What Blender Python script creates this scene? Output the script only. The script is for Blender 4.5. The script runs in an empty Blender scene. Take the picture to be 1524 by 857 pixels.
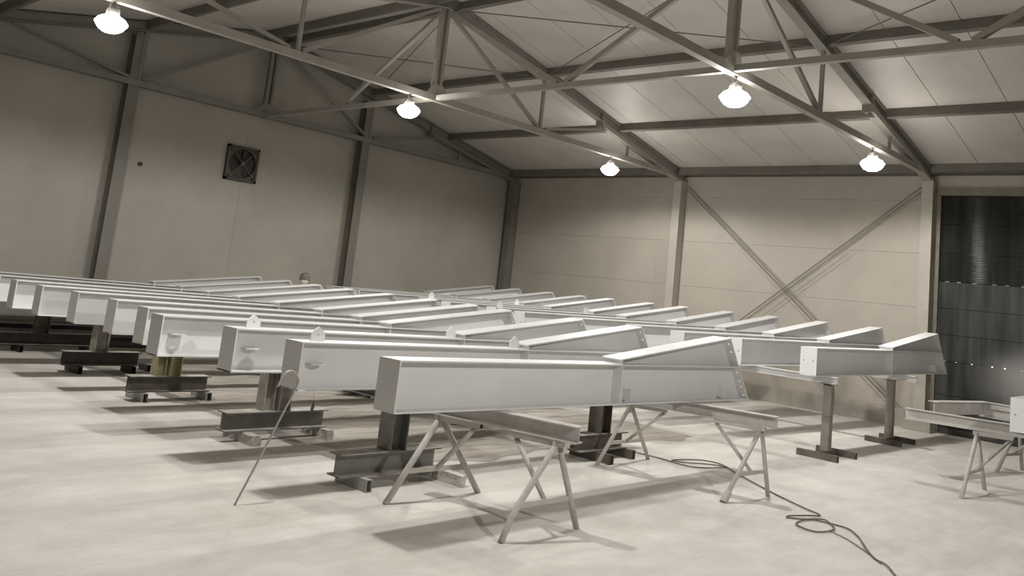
import bpy, bmesh, math, random
from mathutils import Vector, Matrix
random.seed(7)
C = bpy.context.scene.collection
SC = bpy.context.scene
PI = math.pi

# ------------------------------------------------------------------ camera
YAW, PIT, ROL = math.radians(43.16), math.radians(8.22), math.radians(6.30)
FPX, CAM_H = 1280.5, 1.95
fw = Vector((math.cos(YAW)*math.cos(PIT), math.sin(YAW)*math.cos(PIT), math.sin(PIT)))
rt = Vector((math.sin(YAW), -math.cos(YAW), 0.0))
up = rt.cross(fw)
r2 = math.cos(ROL)*rt + math.sin(ROL)*up
u2 = -math.sin(ROL)*rt + math.cos(ROL)*up
cam_data = bpy.data.cameras.new('camera')
cam = bpy.data.objects.new('camera', cam_data)
C.objects.link(cam)
cam_data.sensor_width = 36.0
cam_data.lens = 36.0*FPX/1524.0
cam_data.shift_y = -188.0/1524.0
cam_data.clip_end = 200
m = Matrix((r2, u2, -fw)).transposed().to_4x4()
m.translation = Vector((0, 0, CAM_H))
cam.matrix_world = m
SC.camera = cam

# ------------------------------------------------------------------ world, exposure
W = bpy.data.worlds.new('world')
SC.world = W
W.use_nodes = True
W.node_tree.nodes['Background'].inputs[0].default_value = (0.02, 0.022, 0.03, 1)
W.node_tree.nodes['Background'].inputs[1].default_value = 0.3
SC.view_settings.view_transform = 'Standard'
SC.view_settings.look = 'None'
SC.view_settings.exposure = 0.0
SC.view_settings.gamma = 1.0
SC.view_settings.use_curve_mapping = False
SC.cycles.volume_bounces = 3
LAMP_POWER = 405.0
LAMP_COLOR = (1.0, 0.975, 0.945)

# ------------------------------------------------------------------ materials
def mat(name, col, rough=0.6, metal=0.0, var=0.08, scale=6.0, bump=0.0, bscale=40.0, spec=0.5, col2=None, stretch=None):
    M = bpy.data.materials.new(name)
    M.use_nodes = True
    nt = M.node_tree; N = nt.nodes; L = nt.links
    b = N['Principled BSDF']
    b.inputs['Roughness'].default_value = rough
    b.inputs['Metallic'].default_value = metal
    b.inputs['Specular IOR Level'].default_value = spec
    tc = N.new('ShaderNodeTexCoord')
    mp = N.new('ShaderNodeMapping')
    L.new(tc.outputs['Object'], mp.inputs['Vector'])
    if stretch: mp.inputs['Scale'].default_value = stretch
    nz = N.new('ShaderNodeTexNoise')
    nz.inputs['Scale'].default_value = scale
    nz.inputs['Detail'].default_value = 6
    nz.inputs['Roughness'].default_value = 0.65
    L.new(mp.outputs[0], nz.inputs['Vector'])
    rp = N.new('ShaderNodeValToRGB')
    c2 = col2 or tuple(max(0, c*(1-2.2*var)) for c in col)
    c1 = tuple(min(1, c*(1+0.6*var)) for c in col)
    rp.color_ramp.elements[0].position = 0.3
    rp.color_ramp.elements[1].position = 0.7
    rp.color_ramp.elements[0].color = (*c2, 1)
    rp.color_ramp.elements[1].color = (*c1, 1)
    L.new(nz.outputs[0], rp.inputs[0])
    L.new(rp.outputs[0], b.inputs['Base Color'])
    if bump:
        n2 = N.new('ShaderNodeTexNoise'); n2.inputs['Scale'].default_value = bscale; n2.inputs['Detail'].default_value = 4
        L.new(mp.outputs[0], n2.inputs['Vector'])
        bp = N.new('ShaderNodeBump'); bp.inputs['Strength'].default_value = bump; bp.inputs['Distance'].default_value = 0.02
        L.new(n2.outputs[0], bp.inputs['Height'])
        L.new(bp.outputs[0], b.inputs['Normal'])
    return M

def floor_material():
    M = bpy.data.materials.new('worn_concrete'); M.use_nodes = True
    nt = M.node_tree; N = nt.nodes; L = nt.links; b = N['Principled BSDF']
    b.inputs['Roughness'].default_value = 0.62
    b.inputs['Specular IOR Level'].default_value = 0.35
    tc = N.new('ShaderNodeTexCoord')
    def noise(sc, det, stretch, lo, hi, ro=0.6):
        mp = N.new('ShaderNodeMapping'); mp.inputs['Scale'].default_value = stretch
        L.new(tc.outputs['Object'], mp.inputs[0])
        n = N.new('ShaderNodeTexNoise'); n.inputs['Scale'].default_value = sc; n.inputs['Detail'].default_value = det
        n.inputs['Roughness'].default_value = ro
        L.new(mp.outputs[0], n.inputs['Vector'])
        r = N.new('ShaderNodeMapRange'); r.inputs[1].default_value = lo; r.inputs[2].default_value = hi
        L.new(n.outputs[0], r.inputs[0]); return r
    def mix(fac, a, bb, amt=1.0, typ='MIX'):
        x = N.new('ShaderNodeMix'); x.data_type = 'RGBA'; x.blend_type = typ
        mu = N.new('ShaderNodeMath'); mu.operation = 'MULTIPLY'; mu.inputs[1].default_value = amt
        L.new(fac.outputs[0], mu.inputs[0]); L.new(mu.outputs[0], x.inputs[0])
        for s, v in ((6, a), (7, bb)):
            if isinstance(v, tuple): x.inputs[s].default_value = (*v, 1)
            else: L.new(v, x.inputs[s])
        return x.outputs[2]
    big = noise(0.55, 5, (1, 1, 1), 0.35, 0.68)
    mid = noise(1.6, 8, (1, 1.8, 1), 0.42, 0.72, 0.7)
    strk = noise(2.2, 6, (0.35, 1.6, 1), 0.52, 0.78, 0.7)
    fine = noise(26, 4, (1, 1, 1), 0.35, 0.7)
    dark = noise(3.1, 7, (1, 1, 1), 0.62, 0.78, 0.75)
    c = mix(big, (0.50, 0.475, 0.43), (0.63, 0.605, 0.56))
    c = mix(mid, c, (0.76, 0.74, 0.69), 0.7)
    c = mix(strk, c, (0.40, 0.37, 0.32), 0.5)
    c = mix(dark, c, (0.32, 0.29, 0.245), 0.5)
    c = mix(fine, c, (0.60, 0.57, 0.52), 0.35)
    L.new(c, b.inputs['Base Color'])
    bp = N.new('ShaderNodeBump'); bp.inputs['Strength'].default_value = 0.12; bp.inputs['Distance'].default_value = 0.01
    L.new(fine.outputs[0], bp.inputs['Height']); L.new(bp.outputs[0], b.inputs['Normal'])
    return M

M_FLOOR = floor_material()
M_BASE = mat('joint_dirt', (0.16, 0.145, 0.12), 0.9)
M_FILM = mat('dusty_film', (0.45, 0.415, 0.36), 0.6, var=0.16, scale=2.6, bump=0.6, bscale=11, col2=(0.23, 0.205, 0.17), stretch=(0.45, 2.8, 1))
M_WALL = mat('cream_panel', (0.43, 0.393, 0.333), 0.55, var=0.05, scale=1.1, stretch=(1, 1, 1))
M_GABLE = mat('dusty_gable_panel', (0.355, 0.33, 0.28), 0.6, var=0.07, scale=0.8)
M_ROOF = mat('white_roof_panel', (0.575, 0.545, 0.50), 0.5, var=0.06, scale=0.9)
M_SEAM = mat('seam_gap', (0.34, 0.31, 0.26), 0.8)
M_PURLIN = mat('purlin_brown_grey', (0.17, 0.155, 0.13), 0.6, var=0.12, scale=3)
M_TRUSS = mat('truss_grey_paint', (0.33, 0.31, 0.275), 0.55, var=0.08, scale=3)
M_LPOST = mat('oversprayed_post', (0.36, 0.335, 0.29), 0.6, var=0.15, scale=6)
M_POST = mat('post_brown_grey', (0.25, 0.23, 0.195), 0.55, var=0.12, scale=5)
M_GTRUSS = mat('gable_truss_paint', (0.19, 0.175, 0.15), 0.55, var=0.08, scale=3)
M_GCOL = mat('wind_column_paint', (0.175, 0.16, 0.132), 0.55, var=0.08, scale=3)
M_COL = mat('column_grey_paint', (0.42, 0.39, 0.335), 0.55, var=0.08, scale=3)
M_CONC = mat('plinth_concrete', (0.37, 0.34, 0.29), 0.85, var=0.1, scale=4, bump=0.2)
M_WHITE = mat('white_primer', (0.73, 0.73, 0.72), 0.42, var=0.03, scale=1.4, spec=0.45)
M_DARK = mat('raw_dark_steel', (0.075, 0.068, 0.06), 0.55, metal=0.25, var=0.25, scale=5)
M_STEEL = mat('mill_grey_steel', (0.215, 0.205, 0.19), 0.5, metal=0.25, var=0.14, scale=5)
M_BROWN = mat('rusty_brown_steel', (0.155, 0.135, 0.112), 0.6, metal=0.2, var=0.2, scale=6)
M_OLIVE = mat('olive_primer', (0.36, 0.33, 0.19), 0.5, var=0.15, scale=5)
M_TUBE = mat('light_grey_tube', (0.42, 0.41, 0.385), 0.5, metal=0.1, var=0.1, scale=6)
M_TRES = mat('oversprayed_trestle', (0.52, 0.495, 0.455), 0.65, var=0.1, scale=9, bump=0.15)
M_RAIL = mat('oversprayed_rail', (0.56, 0.54, 0.51), 0.55, var=0.1, scale=5)
M_TOP = mat('pale_up_faces', (0.45, 0.43, 0.39), 0.7, var=0.25, scale=7, col2=(0.24, 0.225, 0.20))
M_CRUST = mat('paint_crust', (0.60, 0.575, 0.53), 0.8, var=0.14, scale=12, bump=0.6, bscale=30)
M_CABLE = mat('dusty_brown_hose', (0.17, 0.14, 0.11), 0.6, var=0.2, scale=8)
M_ROD = mat('bent_rod_steel', (0.45, 0.425, 0.385), 0.45, metal=0.3, var=0.1)
M_FAN = mat('dark_fan_metal', (0.035, 0.03, 0.025), 0.5, metal=0.3, var=0.2)
M_FANF = mat('fan_frame_brown', (0.085, 0.07, 0.052), 0.6, metal=0.2, var=0.2)
M_FANB = mat('fan_strut_grey', (0.10, 0.097, 0.085), 0.45, metal=0.4, var=0.1)
M_LAMPH = mat('lamp_housing_grey', (0.5, 0.5, 0.49), 0.35, metal=0.6, var=0.05)
M_LINTEL = mat('lintel_olive_grey', (0.20, 0.185, 0.14), 0.6, var=0.12)
M_SKIN = mat('skin', (0.50, 0.33, 0.25), 0.5, var=0.05)
M_CLOTH = mat('grey_work_overall', (0.24, 0.235, 0.22), 0.85, var=0.12, scale=14)
M_CAP = mat('grey_brown_cap', (0.20, 0.175, 0.15), 0.85, var=0.15, scale=18)
M_MASK = mat('pale_face_mask', (0.66, 0.63, 0.60), 0.7, var=0.06)
M_BOOT = mat('black_boot', (0.03, 0.028, 0.025), 0.5)

def door_material(name, col, rough, bump):
    M = bpy.data.materials.new(name); M.use_nodes = True
    nt = M.node_tree; N = nt.nodes; L = nt.links; b = N['Principled BSDF']
    b.inputs['Roughness'].default_value = rough
    b.inputs['Specular IOR Level'].default_value = 0.12
    tc = N.new('ShaderNodeTexCoord')
    mp = N.new('ShaderNodeMapping'); mp.inputs['Scale'].default_value = (1, 5, 0.5)
    L.new(tc.outputs['Object'], mp.inputs[0])
    n = N.new('ShaderNodeTexNoise'); n.inputs['Scale'].default_value = 1.3; n.inputs['Detail'].default_value = 7
    L.new(mp.outputs[0], n.inputs['Vector'])
    r = N.new('ShaderNodeValToRGB')
    r.color_ramp.elements[0].position = 0.35; r.color_ramp.elements[1].position = 0.75
    r.color_ramp.elements[0].color = (*[c*0.7 for c in col], 1)
    r.color_ramp.elements[1].color = (*[c*1.7 for c in col], 1)
    L.new(n.outputs[0], r.inputs[0]); L.new(r.outputs[0], b.inputs['Base Color'])
    w = N.new('ShaderNodeTexWave'); w.wave_type = 'BANDS'; w.bands_direction = 'Z'
    w.inputs['Scale'].default_value = 9; w.inputs['Distortion'].default_value = 0.4
    L.new(tc.outputs['Object'], w.inputs['Vector'])
    bp = N.new('ShaderNodeBump'); bp.inputs['Strength'].default_value = bump; bp.inputs['Distance'].default_value = 0.01
    L.new(w.outputs[1], bp.inputs['Height']); L.new(bp.outputs[0], b.inputs['Normal'])
    return M
M_DOOR = door_material('dark_door_sheet', (0.020, 0.020, 0.017), 0.09, 0.55)
M_DOOR2 = door_material('dusty_dark_door_sheet', (0.045, 0.046, 0.041), 0.36, 0.06)
M_CHROME = mat('bright_glint_stud', (0.75, 0.74, 0.7), 0.2, metal=1.0, var=0.02)

def emit(name, col, s):
    M = bpy.data.materials.new(name); M.use_nodes = True
    N = M.node_tree.nodes; b = N['Principled BSDF']
    b.inputs['Base Color'].default_value = (*col, 1)
    b.inputs['Emission Color'].default_value = (*col, 1)
    b.inputs['Emission Strength'].default_value = s
    return M
M_GLOW = emit('lamp_glow', (1.0, 0.96, 0.9), 45.0)

# ------------------------------------------------------------------ mesh helpers
class MB:
    def __init__(s): s.v = []; s.f = []
    def add(s, vs, fs):
        k = len(s.v); s.v += [tuple(v) for v in vs]; s.f += [tuple(i+k for i in f) for f in fs]; return s
    def box(s, lo, hi):
        x0, y0, z0 = lo; x1, y1, z1 = hi
        return s.add([(x0,y0,z0),(x1,y0,z0),(x1,y1,z0),(x0,y1,z0),(x0,y0,z1),(x1,y0,z1),(x1,y1,z1),(x0,y1,z1)],
                     [(0,3,2,1),(4,5,6,7),(0,1,5,4),(1,2,6,5),(2,3,7,6),(3,0,4,7)])
    def prism(s, poly, axis, a, b):
        # poly of 2-D points extruded along axis from a to b
        def P(p, t):
            if axis == 0: return (t, p[0], p[1])
            if axis == 1: return (p[0], t, p[1])
            return (p[0], p[1], t)
        n = len(poly)
        vs = [P(p, a) for p in poly] + [P(p, b) for p in poly]
        return s.add(vs, [tuple(range(n))[::-1], tuple(range(n, 2*n))] + [(i, (i+1) % n, n+(i+1) % n, n+i) for i in range(n)])
    def bar(s, p, q, w, h, upv=(0, 0, 1)):
        # rectangular bar between two points: w across, h along 'up'
        p = Vector(p); q = Vector(q); d = (q-p).normalized(); u = Vector(upv)
        if abs(d.dot(u)) > 0.98: u = Vector((0, 1, 0))
        sd = d.cross(u).normalized(); u = sd.cross(d)
        vs = []
        for c in (p, q):
            for a, b in ((-1, -1), (1, -1), (1, 1), (-1, 1)): vs.append(c + sd*a*w/2 + u*b*h/2)
        return s.add(vs, [(0,1,2,3),(7,6,5,4),(0,4,5,1),(1,5,6,2),(2,6,7,3),(3,7,4,0)])
    def ibar(s, p, q, w, h, t=0.012, upv=(0, 0, 1)):
        p = Vector(p); q = Vector(q); d = (q-p).normalized(); u = Vector(upv)
        if abs(d.dot(u)) > 0.98: u = Vector((0, 1, 0))
        sd = d.cross(u).normalized(); u = sd.cross(d)
        s.bar(p+u*(h/2-t/2), q+u*(h/2-t/2), w, t, u); s.bar(p-u*(h/2-t/2), q-u*(h/2-t/2), w, t, u)
        return s.bar(p, q, t, h-2*t, u)
    def tube(s, pts, r, n=10, cap=True):
        pts = [Vector(p) for p in pts]; rings = []
        u = None
        for i, p in enumerate(pts):
            d = ((pts[min(i+1, len(pts)-1)]-pts[max(i-1, 0)])).normalized()
            if u is None:
                u = d.orthogonal().normalized()
            u = (u - d*u.dot(d)).normalized(); w = d.cross(u)
            rr = r[i] if isinstance(r, (list, tuple)) else r
            rings.append([p + (u*math.cos(2*PI*k/n) + w*math.sin(2*PI*k/n))*rr for k in range(n)])
        vs = [v for R in rings for v in R]; fs = []
        for i in range(len(rings)-1):
            for k in range(n):
                fs.append((i*n+k, i*n+(k+1) % n, (i+1)*n+(k+1) % n, (i+1)*n+k))
        if cap:
            fs.append(tuple(range(n))[::-1]); fs.append(tuple((len(rings)-1)*n+k for k in range(n)))
        return s.add(vs, fs)
    def lathe(s, prof, n=24, c=(0, 0, 0)):
        vs = []; fs = []
        for r, z in prof:
            for k in range(n): vs.append((c[0]+r*math.cos(2*PI*k/n), c[1]+r*math.sin(2*PI*k/n), c[2]+z))
        for i in range(len(prof)-1):
            for k in range(n): fs.append((i*n+k, i*n+(k+1) % n, (i+1)*n+(k+1) % n, (i+1)*n+k))
        fs.append(tuple(range(n))[::-1]); fs.append(tuple((len(prof)-1)*n+k for k in range(n)))
        return s.add(vs, fs)
    def mesh(s, name, M, smooth=False):
        me = bpy.data.meshes.new(name)
        me.from_pydata(s.v, [], s.f); me.update()
        if M: me.materials.append(M)
        bm = bmesh.new(); bm.from_mesh(me); bmesh.ops.recalc_face_normals(bm, faces=bm.faces[:]); bm.to_mesh(me); bm.free()
        if smooth:
            for p in me.polygons: p.use_smooth = True
        return me

def hole_plate(name, outer, holes, t, M, xf):
    """flat plate with round through holes: outline in 2-D, thickness t, placed by matrix xf"""
    bm = bmesh.new(); es = []
    def loop(pts):
        vs = [bm.verts.new((p[0], p[1], 0)) for p in pts]
        for i in range(len(vs)): es.append(bm.edges.new((vs[i], vs[(i+1) % len(vs)])))
    loop(outer)
    for hx, hy, r in holes:
        loop([(hx+r*math.cos(2*PI*k/8), hy+r*math.sin(2*PI*k/8)) for k in range(8)])
    bmesh.ops.triangle_fill(bm, use_beauty=True, use_dissolve=False, edges=es)
    ex = bmesh.ops.extrude_face_region(bm, geom=bm.faces[:])
    bmesh.ops.translate(bm, verts=[g for g in ex['geom'] if isinstance(g, bmesh.types.BMVert)], vec=(0, 0, t))
    bmesh.ops.recalc_face_normals(bm, faces=bm.faces[:])
    bmesh.ops.transform(bm, matrix=xf, verts=bm.verts[:])
    me = bpy.data.meshes.new(name); bm.to_mesh(me); bm.free(); me.materials.append(M)
    return me

def link(name, me, parent=None, label=None):
    o = bpy.data.objects.new(name, me); C.objects.link(o)
    if parent: o.parent = parent
    if label: o['label'] = label
    return o
def obj(name, mb, M, parent=None, smooth=False, label=None):
    return link(name, mb.mesh(name, M, smooth), parent, label)
def thing(name, label, cat, loc=(0, 0, 0), rotz=0.0, group=None, tilt=0.0):
    o = bpy.data.objects.new(name, None); C.objects.link(o)
    o.empty_display_size = 0.2
    o.location = loc; o.rotation_euler = (0, -tilt, rotz); o['label'] = label; o['category'] = cat
    if group: o['group'] = group
    return o
def tag(o, label, cat, group=None):
    o['label'] = label; o['category'] = cat
    if group: o['group'] = group
    return o
def struct(name, mb, M):
    o = obj(name, mb, M); o['kind'] = 'structure'; return o

# ------------------------------------------------------------------ hall dimensions
XR, YG, XL, YF, RIDGE = 19.14, 17.82, -6.0, -7.5, 10.32
YCOL = [17.69, 11.80, 5.78, -0.15]
def zr(x):                              # underside of the rafters
    return 6.96 - 0.215*abs(x-RIDGE)

# floor: base with separate cast slabs, saw-cut joints between
floor = struct('floor', MB().box((XL, YF, -0.2), (XR+0.4, YG+0.2, -0.03)), M_BASE)
xs = [XL, 13.05, 15.7, 18.36, XR]
ys = [YF, 11.8, YG]
for i in range(len(xs)-1):
    for j in range(len(ys)-1):
        obj('slab', MB().box((xs[i]+0.003, ys[j]+0.003, -0.03), (xs[i+1]-0.003, ys[j+1]-0.003, 0)), M_FLOOR, floor)

# walls: backing sheet plus separate sandwich panels
rows = [0.0, 0.21, 1.33, 2.45, 3.57, 4.69, 5.81, 6.93]
wall_r = struct('wall_right', MB().box((XR+0.10, YF, 4.8), (XR+0.16, YG+0.2, 5.3)).box((XR+0.10, 5.66, 0), (XR+0.16, YG+0.2, 4.8)).box((XR+0.10, YF, 0), (XR+0.16, 0.9, 4.8)), M_SEAM)
ybays = [YG, 11.8, 5.655]
for b in range(2):
    for k in range(len(rows)-2):
        z0, z1 = rows[k]-0.001, min(rows[k+1]+0.001, 5.22)
        if z1 <= z0: continue
        obj('panel', MB().box((XR, ybays[b+1]+0.002, z0+0.003), (XR+0.10, ybays[b]-0.002, z1-0.003)), M_WALL, wall_r)
obj('panel', MB().box((XR, 0.9, 4.96), (XR+0.10, 5.652, 5.22)), M_WALL, wall_r)
obj('panel', MB().box((XR, YF, 0), (XR+0.10, 0.9, 5.22)), M_WALL, wall_r)
obj('plinth', MB().box((XR-0.14, 5.92, 0), (XR, 11.66, 0.36)).box((XR-0.14, 11.94, 0), (XR, YG, 0.36)), M_CONC, wall_r)
for yc in YCOL[:3]:
    obj('footing', MB().box((XR-0.5, yc-0.28, 0), (XR, yc+0.24, 0.22)), M_CONC, wall_r)

def gable_top(x): return zr(x)+0.16
wall_b = struct('wall_back', MB().prism([(XL, 0), (XR+0.1, 0), (XR+0.1, 5.2), (RIDGE, 7.1), (XL, 3.62)], 1, YG+0.08, YG+0.14), M_SEAM)
gx = [XL, -2.5, 1.25, 7.25, 10.1, 13.25, XR]
for i in range(len(gx)-1):
    for k in range(len(rows)-1):
        x0, x1, z0, z1 = gx[i]+0.002, gx[i+1]-0.002, rows[k]+0.0002, rows[k+1]-0.0002
        pts = [(x0, z0), (x1, z0)]
        top = [(x1, min(z1, gable_top(x1)))]
        if x0 < RIDGE < x1: top.append((RIDGE, min(z1, gable_top(RIDGE))))
        for q in range(5, 0, -1):
            xx = x0+(x1-x0)*q/6; top.append((xx, min(z1, gable_top(xx))))
        top.append((x0, min(z1, gable_top(x0))))
        top.sort(key=lambda p: -p[0])
        if max(p[1] for p in top) <= z0+0.02: continue
        top = [(p[0], max(p[1], z0+0.001)) for p in top]
        obj('panel', MB().prism(pts+top, 1, YG, YG+0.08), M_GABLE, wall_b)
obj('plinth', MB().box((XL, YG-0.12, 0), (XR-0.15, YG, 0.36)), M_CONC, wall_b)
M_FAR = mat('dark_far_wall', (0.10, 0.095, 0.085), 0.7)
struct('wall_left', MB().box((XL-0.12, YF, 0), (XL, YG+0.2, 3.7)), M_FAR)
struct('wall_front', MB().prism([(XL, 0), (XR+0.1, 0), (XR+0.1, 5.2), (RIDGE, 7.1), (XL, 3.62)], 1, YF-0.12, YF), M_FAR)

# roof: dark backing and separate roof panels, purlins below
def slope(x0, x1, dz0, dz1, y0, y1):
    return MB().add([(x, y, zr(x)+dz) for y in (y0, y1) for x, dz in ((x0, dz0), (x1, dz0), (x1, dz1), (x0, dz1))],
                    [(0,1,2,3),(7,6,5,4),(0,4,5,1),(1,5,6,2),(2,6,7,3),(3,7,4,0)])
back = slope(XL-0.1, RIDGE, 0.32, 0.36, YF, YG+0.2); bb = slope(RIDGE, XR+0.2, 0.32, 0.36, YF, YG+0.2)
back.add(bb.v, bb.f)
ceiling = struct('ceiling', back, M_SEAM)
y = YG+0.18
while y > YF+0.1:
    for x0, x1 in ((XL-0.1, RIDGE-0.002), (RIDGE+0.002, XR+0.15)):
        obj('panel', slope(x0, x1, 0.24, 0.32, y-1.094, y-0.006), M_ROOF, ceiling)
    y -= 1.1
for px in (18.72, 16.08, 13.30, 10.60, 10.04, 7.34, 4.56, 1.9, -0.8, -3.5):
    s = -0.215 if px > RIDGE else 0.215
    for j in range(4):
        ya = (YCOL+[YF])[j]; yb = (YCOL+[YF])[j+1]
        mb = MB().bar((px, ya-0.1, zr(px)+0.15), (px, yb+0.1, zr(px)+0.15), 0.10, 0.17, (-s, 0, 1))
        obj('purlin', mb, M_PURLIN, ceiling)

# thin cross rods between the purlins
def rod(y0, x0, y1, x1):
    obj('brace_rod', MB().tube([(x0, y0, zr(x0)+0.06), (x1, y1, zr(x1)+0.06)], 0.011, 6), M_PURLIN, ceiling)
for j in range(3):
    rod(YCOL[j], 10.5, YCOL[j+1], 13.3); rod(YCOL[j], 13.3, YCOL[j+1], 10.5)

# wall cross bracing (angles) in the bay by the door
def angle_bar(p, q):
    for dz in (-0.05, 0.05):
        d = Vector((0, 0, dz))
        obj('cross_brace', MB().tube([Vector(p)+d, Vector(q)+d], 0.011, 8), M_PURLIN, wall_r)
angle_bar((XR-0.10, 11.62, 4.92), (XR-0.10, 5.95, 0.12))
angle_bar((XR-0.16, 5.92, 4.92), (XR-0.16, 11.62, 0.30))

# columns
def column(label, x, y, h, w, d, along, M_COL=M_COL):
    t = thing('steel_column', label, 'column', (x, y, 0), 0, None)
    mb1, mb2, mb3 = MB(), MB(), MB()
    if along == 'x':
        mb1.box((-d/2, -w/2, 0), (-d/2+0.014, w/2, h)); mb2.box((d/2-0.014, -w/2, 0), (d/2, w/2, h)); mb3.box((-d/2+0.014, -w/2+0.02, 0), (d/2-0.014, w/2-0.02, h))
    else:
        mb1.box((-w/2, -d/2, 0), (w/2, -d/2+0.014, h)); mb2.box((-w/2, d/2-0.014, 0), (w/2, d/2, h)); mb3.box((-0.006, -d/2+0.014, 0), (0.006, d/2-0.014, h))
    obj('inner_flange', mb1, M_COL, t); obj('outer_flange', mb2, M_COL, t); obj('web', mb3, M_COL, t)
    e = 0.06
    obj('base_plate', MB().box((-d/2-e if along == 'x' else -w/2-e, -w/2-e if along == 'x' else -d/2-e, 0.22), (d/2 if along == 'x' else w/2+e, w/2+e if along == 'x' else d/2, 0.24)), M_COL, t)
    return t
column('grey steel corner column where the two long walls meet', XR-0.15, YCOL[0]-0.12, 5.1, 0.22, 0.3, 'x', M_GCOL)
column('grey steel column in the middle of the right wall, left of the cross bracing', XR-0.15, YCOL[1], 5.1, 0.22, 0.3, 'x')
column('grey steel column on the right wall beside the dark door', XR-0.15, YCOL[2], 5.1, 0.22, 0.3, 'x')
column('grey wind column on the back wall, left of the square fan', 7.25, YG-0.14, 6.25, 0.24, 0.26, 'y', M_GCOL)
column('grey wind column on the back wall, right of the square fan', 13.25, YG-0.14, 6.25, 0.24, 0.26, 'y', M_GCOL)

# roof trusses
def truss(label, yt, M_TRUSS=M_TRUSS):
    t = thing('roof_truss', label, 'truss', (0, yt, 0))
    ch = 0.12
    obj('bottom_chord', MB().bar((XL+0.05, 0, 5.16+ch/2), (18.45, 0, 5.16+ch/2), ch, ch), M_TRUSS, t)
    def sl(x0, x1, h, w):
        return MB().ibar((x0, 0, zr(x0)+h/2), (x1, 0, zr(x1)+h/2), w, h, 0.014)
    obj('rafter', sl(RIDGE, XR-0.02, 0.2, 0.17), M_TRUSS, t)
    obj('rafter', sl(RIDGE, XL+0.05, 0.2, 0.17), M_TRUSS, t)
    for s in (-0.07, 0.07):
        obj('king_post', MB().box((RIDGE+s-0.03, -0.05, 5.28), (RIDGE+s+0.03, 0.05, zr(RIDGE)+0.02)), M_TRUSS, t)
    obj('gusset_plate', MB().prism([(RIDGE-0.25, 5.29), (RIDGE+0.25, 5.29), (RIDGE+0.12, 5.47), (RIDGE-0.12, 5.47)], 1, -0.065, -0.055), M_TRUSS, t)
    for s in (-1, 1):
        X = lambda d: RIDGE+s*d
        obj('diagonal', MB().bar((X(0.12), 0.0, zr(X(0.12))-0.02), (X(2.92), 0.0, 5.30), 0.07, 0.07), M_TRUSS, t)
        obj('vertical', MB().bar((X(3.0), 0, 5.28), (X(3.0), 0, zr(X(3.0))), 0.06, 0.06), M_TRUSS, t)
        obj('diagonal', MB().bar((X(3.15), 0, 5.30), (X(5.45), 0, zr(X(5.45))-0.02), 0.06, 0.06), M_TRUSS, t)
        obj('vertical', MB().bar((X(6.2), 0, 5.28), (X(6.2), 0, zr(X(6.2))), 0.05, 0.05), M_TRUSS, t)
    # knee: thicker tapered haunch at the column and bolted splice plate
    hx = 15.35
    obj('haunch', MB().prism([(hx, zr(hx)-0.005), (hx+0.1, zr(hx+0.1)-0.10), (XR-0.02, zr(XR)-0.06), (XR-0.02, zr(XR)-0.005)], 1, -0.085, 0.085), M_TRUSS, t)
    obj('splice_plate', MB().box((hx-0.012, -0.1, zr(hx)-0.13), (hx+0.012, 0.1, zr(hx)+0.21)), M_TRUSS, t)
    return t
truss('grey roof truss lying against the back wall with the fan', YCOL[0]-0.12, M_GTRUSS)
truss('grey roof truss in the middle of the hall, carrying the lamps farther back', YCOL[1])
truss('nearest grey roof truss in view, meeting the column beside the dark door', YCOL[2])
truss('grey roof truss over the viewer, beyond the top of the photo', YCOL[3])

# longitudinal bracing below the ridge
rb = thing('ridge_bracing', 'long grey tie running below the ridge with slanting braces, crossing all trusses', 'bracing', (RIDGE, 0, 0))
for j in range(3):
    ya, yb = YCOL[j]-(0.18 if j == 0 else 0.08), YCOL[j+1]+0.08
    obj('tie', MB().bar((0, ya, 5.22), (0, yb, 5.22), 0.09, 0.09), M_TRUSS, rb)
    ym = (ya+yb)/2
    obj('diagonal', MB().bar((0, ym+0.08, 5.27), (0, ya-0.05, 6.86), 0.075, 0.075), M_TRUSS, rb)
    obj('diagonal', MB().bar((0, ym-0.08, 5.27), (0, yb+0.05, 6.86), 0.075, 0.075), M_TRUSS, rb)

# ------------------------------------------------------------------ lamps
lens_me = MB().lathe([(0.02, -0.135), (0.09, -0.125), (0.15, -0.09), (0.185, -0.045), (0.21, -0.005), (0.21, 0.010), (0.17, 0.06), (0.11, 0.095), (0.05, 0.11)], 28).mesh('lens', M_GLOW, True)
house_me = MB().lathe([(0.085, 0.105), (0.09, 0.12), (0.085, 0.19), (0.07, 0.20), (0.02, 0.205)], 28).mesh('housing', M_LAMPH, True)
brk_me = MB().tube([(-0.085, 0, 0.12), (-0.085, 0, 0.25), (0.085, 0, 0.25), (0.085, 0, 0.12)], 0.011, 8).mesh('bracket', M_PURLIN)
hook_me = MB().tube([(0, 0, 0.25), (0, 0, 0.31)], 0.012, 8).mesh('hanger', M_PURLIN)
def lamp(x, y, label, k=1.0):
    t = thing('high_bay_lamp', label, 'lamp', (x, y, 4.86), 0.6, 'high bay lamps hung from the trusses')
    link('lens', lens_me, t, 'glowing white lens'); link('housing', house_me, t); link('bracket', brk_me, t); link('hanger', hook_me, t)
    if y < -1: obj('suspension_rod', MB().tube([(0, 0, 0.31), (0, 0, zr(x)+0.24-4.86)], 0.012, 8), M_PURLIN, t)
    ld = bpy.data.lights.new('lamp_light', 'SPOT')
    ld.energy = LAMP_POWER*k; ld.color = LAMP_COLOR
    ld.spot_size = math.radians(176); ld.spot_blend = 0.25; ld.shadow_soft_size = 0.10
    lo = bpy.data.objects.new('lamp_light', ld); C.objects.link(lo); lo.parent = t; lo.location = (0, 0, -0.17)
lamp(4.43, 11.8, 'glowing lamp at the upper left, before the back wall')
lamp(9.74, 11.8, 'glowing lamp right of the square fan, below the middle truss')
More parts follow.
